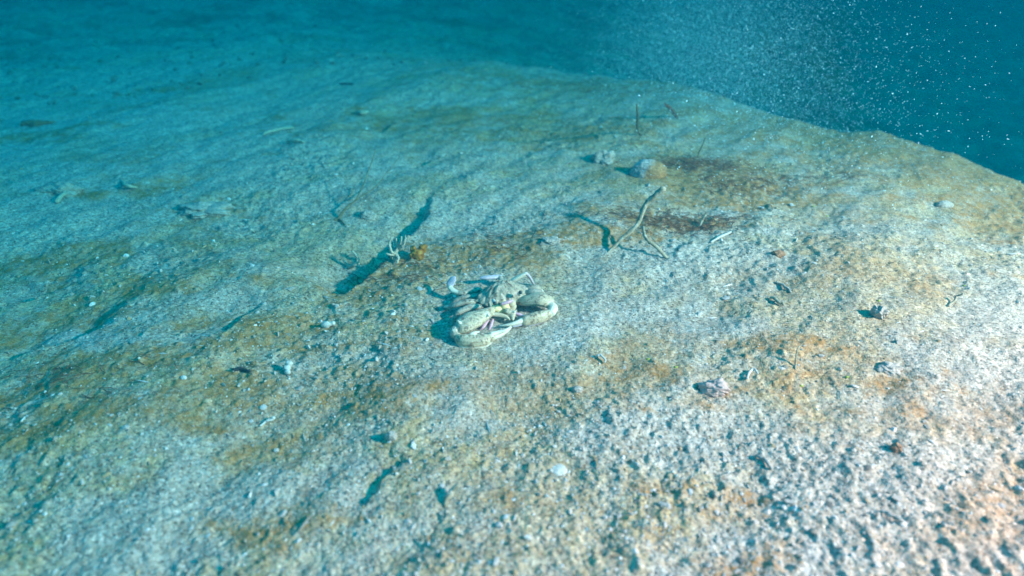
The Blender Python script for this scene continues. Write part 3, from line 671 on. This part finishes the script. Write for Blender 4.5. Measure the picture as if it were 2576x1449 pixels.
PAL = np.array([(.48, .43, .36), (.40, .35, .28), (.56, .52, .45), (.32, .27, .20), (.20, .17, .13), (.40, .27, .14), (.66, .63, .56)])
def grit(n, rlo, rhi, smin, smax, seed, name, km):
    r = np.random.default_rng(seed)
    rr = rlo * (rhi / rlo) ** r.random(n); a = (r.random(n) - .5) * math.radians(112)
    x, y = rr * np.sin(a), rr * np.cos(a)
    keep = r.random(n) < .25 + .75 * sstep(-.2, .4, fbm(x * 5.2, y * 5.2, 31, 2))
    x, y, rr = x[keep], y[keep], rr[keep]; n = len(x)
    s = smin * (smax / smin) ** (r.random(n) ** 2.2)
    c = PAL[r.choice(len(PAL), n, p=[.28, .22, .18, .13, .07, .07, .05])] * (.85 + .3 * r.random((n, 1)))
    scatter(name, km, np.column_stack([x, y, H(x, y) + s * .12]), s, c, M_GRAIN, .75, seed)
grit(52000, .2, 1.5, .0005, .0013, 11, 'loose_sand_grains', OCT)
grit(4200, .2, 1.4, .0010, .0028, 12, 'loose_grit', ICO1)

def grit2(n, rlo, rhi, smin, smax, seed, name, km, dark=1.0, a0=-62, a1=62, fl=.75):
    r = np.random.default_rng(seed); rr = rlo * (rhi / rlo) ** r.random(n); a = np.radians(r.uniform(a0, a1, n))
    x, y = rr * np.sin(a), rr * np.cos(a); s = smin * (smax / smin) ** (r.random(n) ** 1.8)
    c = PAL[r.choice(len(PAL), n, p=[.2, .2, .12, .2, .18, .07, .03])] * dark * (.7 + .5 * r.random((n, 1)))
    scatter(name, km, np.column_stack([x, y, H(x, y) + s * .2]), s, c, M_GRAIN, fl, seed)
grit2(6000, 1.5, 4.5, .0018, .006, 13, 'far_debris', ICO1, .6)
SLV = (OCT[0] * np.array([3.4, .6, .7]), OCT[1])
grit2(380, .22, 1.4, .0007, .0019, 14, 'shell_hash', SLV, 1.15)
FLK = ICO1
for px, py in ((2210, 268 + 490), (2080, 545), (2046, 520), (2425, 720), (1630, 905), (2130, 950), (1700, 925), (2015, 972)):
    g = at(px, py); v, f = stone(.0016, px, ICO1, .3, (1.2, .8, .6))
    put('green_fleck', mesh_np('green_fleck', v, f, M_GREEN), label='tiny lime-green algae fleck on the bright sand', cat='algae fleck', group='lime-green flecks on the sand', loc=(g[0], g[1], g[2] + .0006))

def strands():
    r = np.random.default_rng(5); V, F, Cc = [], [], []
    spots = [(1760, 425, .07, .022, 420), (1690, 560, .075, .022, 420), (1850, 470, .05, .03, 200), (1250, 610, .05, .03, 70), (1010, 690, .05, .03, 90), (2060, 455, .07, .02, 90), (150, 960, .1, .03, 60), (1500, 230, .2, .06, 120)]
    n = 0
    for px, py, rx, ry, k in spots:
        c = flat(px, py); X = c[0] + r.normal(size=k) * rx * .6; Y = c[1] + r.normal(size=k) * ry * .7; Z = H(X, Y)
        for i in range(k):
            L = r.uniform(.006, .020); a = r.normal() * .5 + (math.pi if r.random() < .5 else 0); q = r.normal() * .8
            t = np.linspace(0, 1, 6); ang = a + q * t
            x = X[i] + np.cumsum(np.cos(ang)) * L / 6; y = Y[i] + np.cumsum(np.sin(ang)) * L / 6
            z = H(x, y) + .0008 + .0022 * np.sin(t * 3) * r.random()
            C = np.column_stack([x, y, z]); wd = r.uniform(.00018, .0004)
            T = np.gradient(C, axis=0); sd = np.cross(T, (0, 0, 1)); sd /= np.linalg.norm(sd, axis=1)[:, None] + 1e-9
            ring = np.stack([C + sd * wd, C + (0, 0, wd * 1.4), C - sd * wd], 1).reshape(-1, 3)
            V.append(ring)
            for s in range(5):
                for j in range(3):
                    j2 = (j + 1) % 3; F.append((n + s * 3 + j, n + s * 3 + j2, n + s * 3 + 3 + j2, n + s * 3 + 3 + j))
            n += 18
            Cc.append(np.repeat([[*(np.array((.15, .07, .03)) * r.uniform(.5, 1.7)), 1]], 18, 0))
    me = mesh_np('brown_algae', np.vstack(V), np.array(F), M_ALGA); vattr(me, 'tint', np.vstack(Cc), 'FLOAT_COLOR')
    put('brown_algae', me, kind='stuff')
strands()

def specks():
    r = np.random.default_rng(21); pos, size = [], []
    def ray(px, py, t): return np.array([0, 0, CAM_H]) + raydir(px, py) * t
    # a drifting cloud of stirred-up sand above the crest
    A = ray(1755, 115, 1.3)
    for i in range(120000):
        w_ = r.normal(size=3) * np.array([.115, .28, .085]); w_[0] += .35 * w_[2]
        if w_[0] > .15: w_[0] -= .35 * r.random()
        pos.append(A + w_); size.append(.00034 * math.exp(.4 * r.normal()))
    for i in range(260):
        w_ = r.normal(size=3) * np.array([.42, .5, .22]); pos.append(A + w_ + (-.05, 0, 0)); size.append(.00038 * math.exp(.5 * r.normal()))
    for i in range(260):
        pos.append(np.array([r.uniform(-1.3, 1.6), r.uniform(.9, 2.6), r.uniform(-.1, .36)])); size.append(.00045 * math.exp(.6 * r.normal()))
    pos = np.array(pos); size = np.array(size); dim = np.where(np.arange(len(pos)) < 120000, 1.0, .45)
    ok = (pos[:, 2] > H(pos[:, 0], pos[:, 1], False) + .01) & (pos[:, 1] > .5) & (pos[:, 2] < .7)
    pos, size, dim = pos[ok], size[ok].clip(.0002, .0012), dim[ok]
    scatter('drifting_sand', OCT, pos, size, np.tile((.55, .8, .8), (len(pos), 1)) * dim[:, None] * (.7 + .3 * r.random((len(pos), 1))), M_GRAIN, .9, 8)
specks()
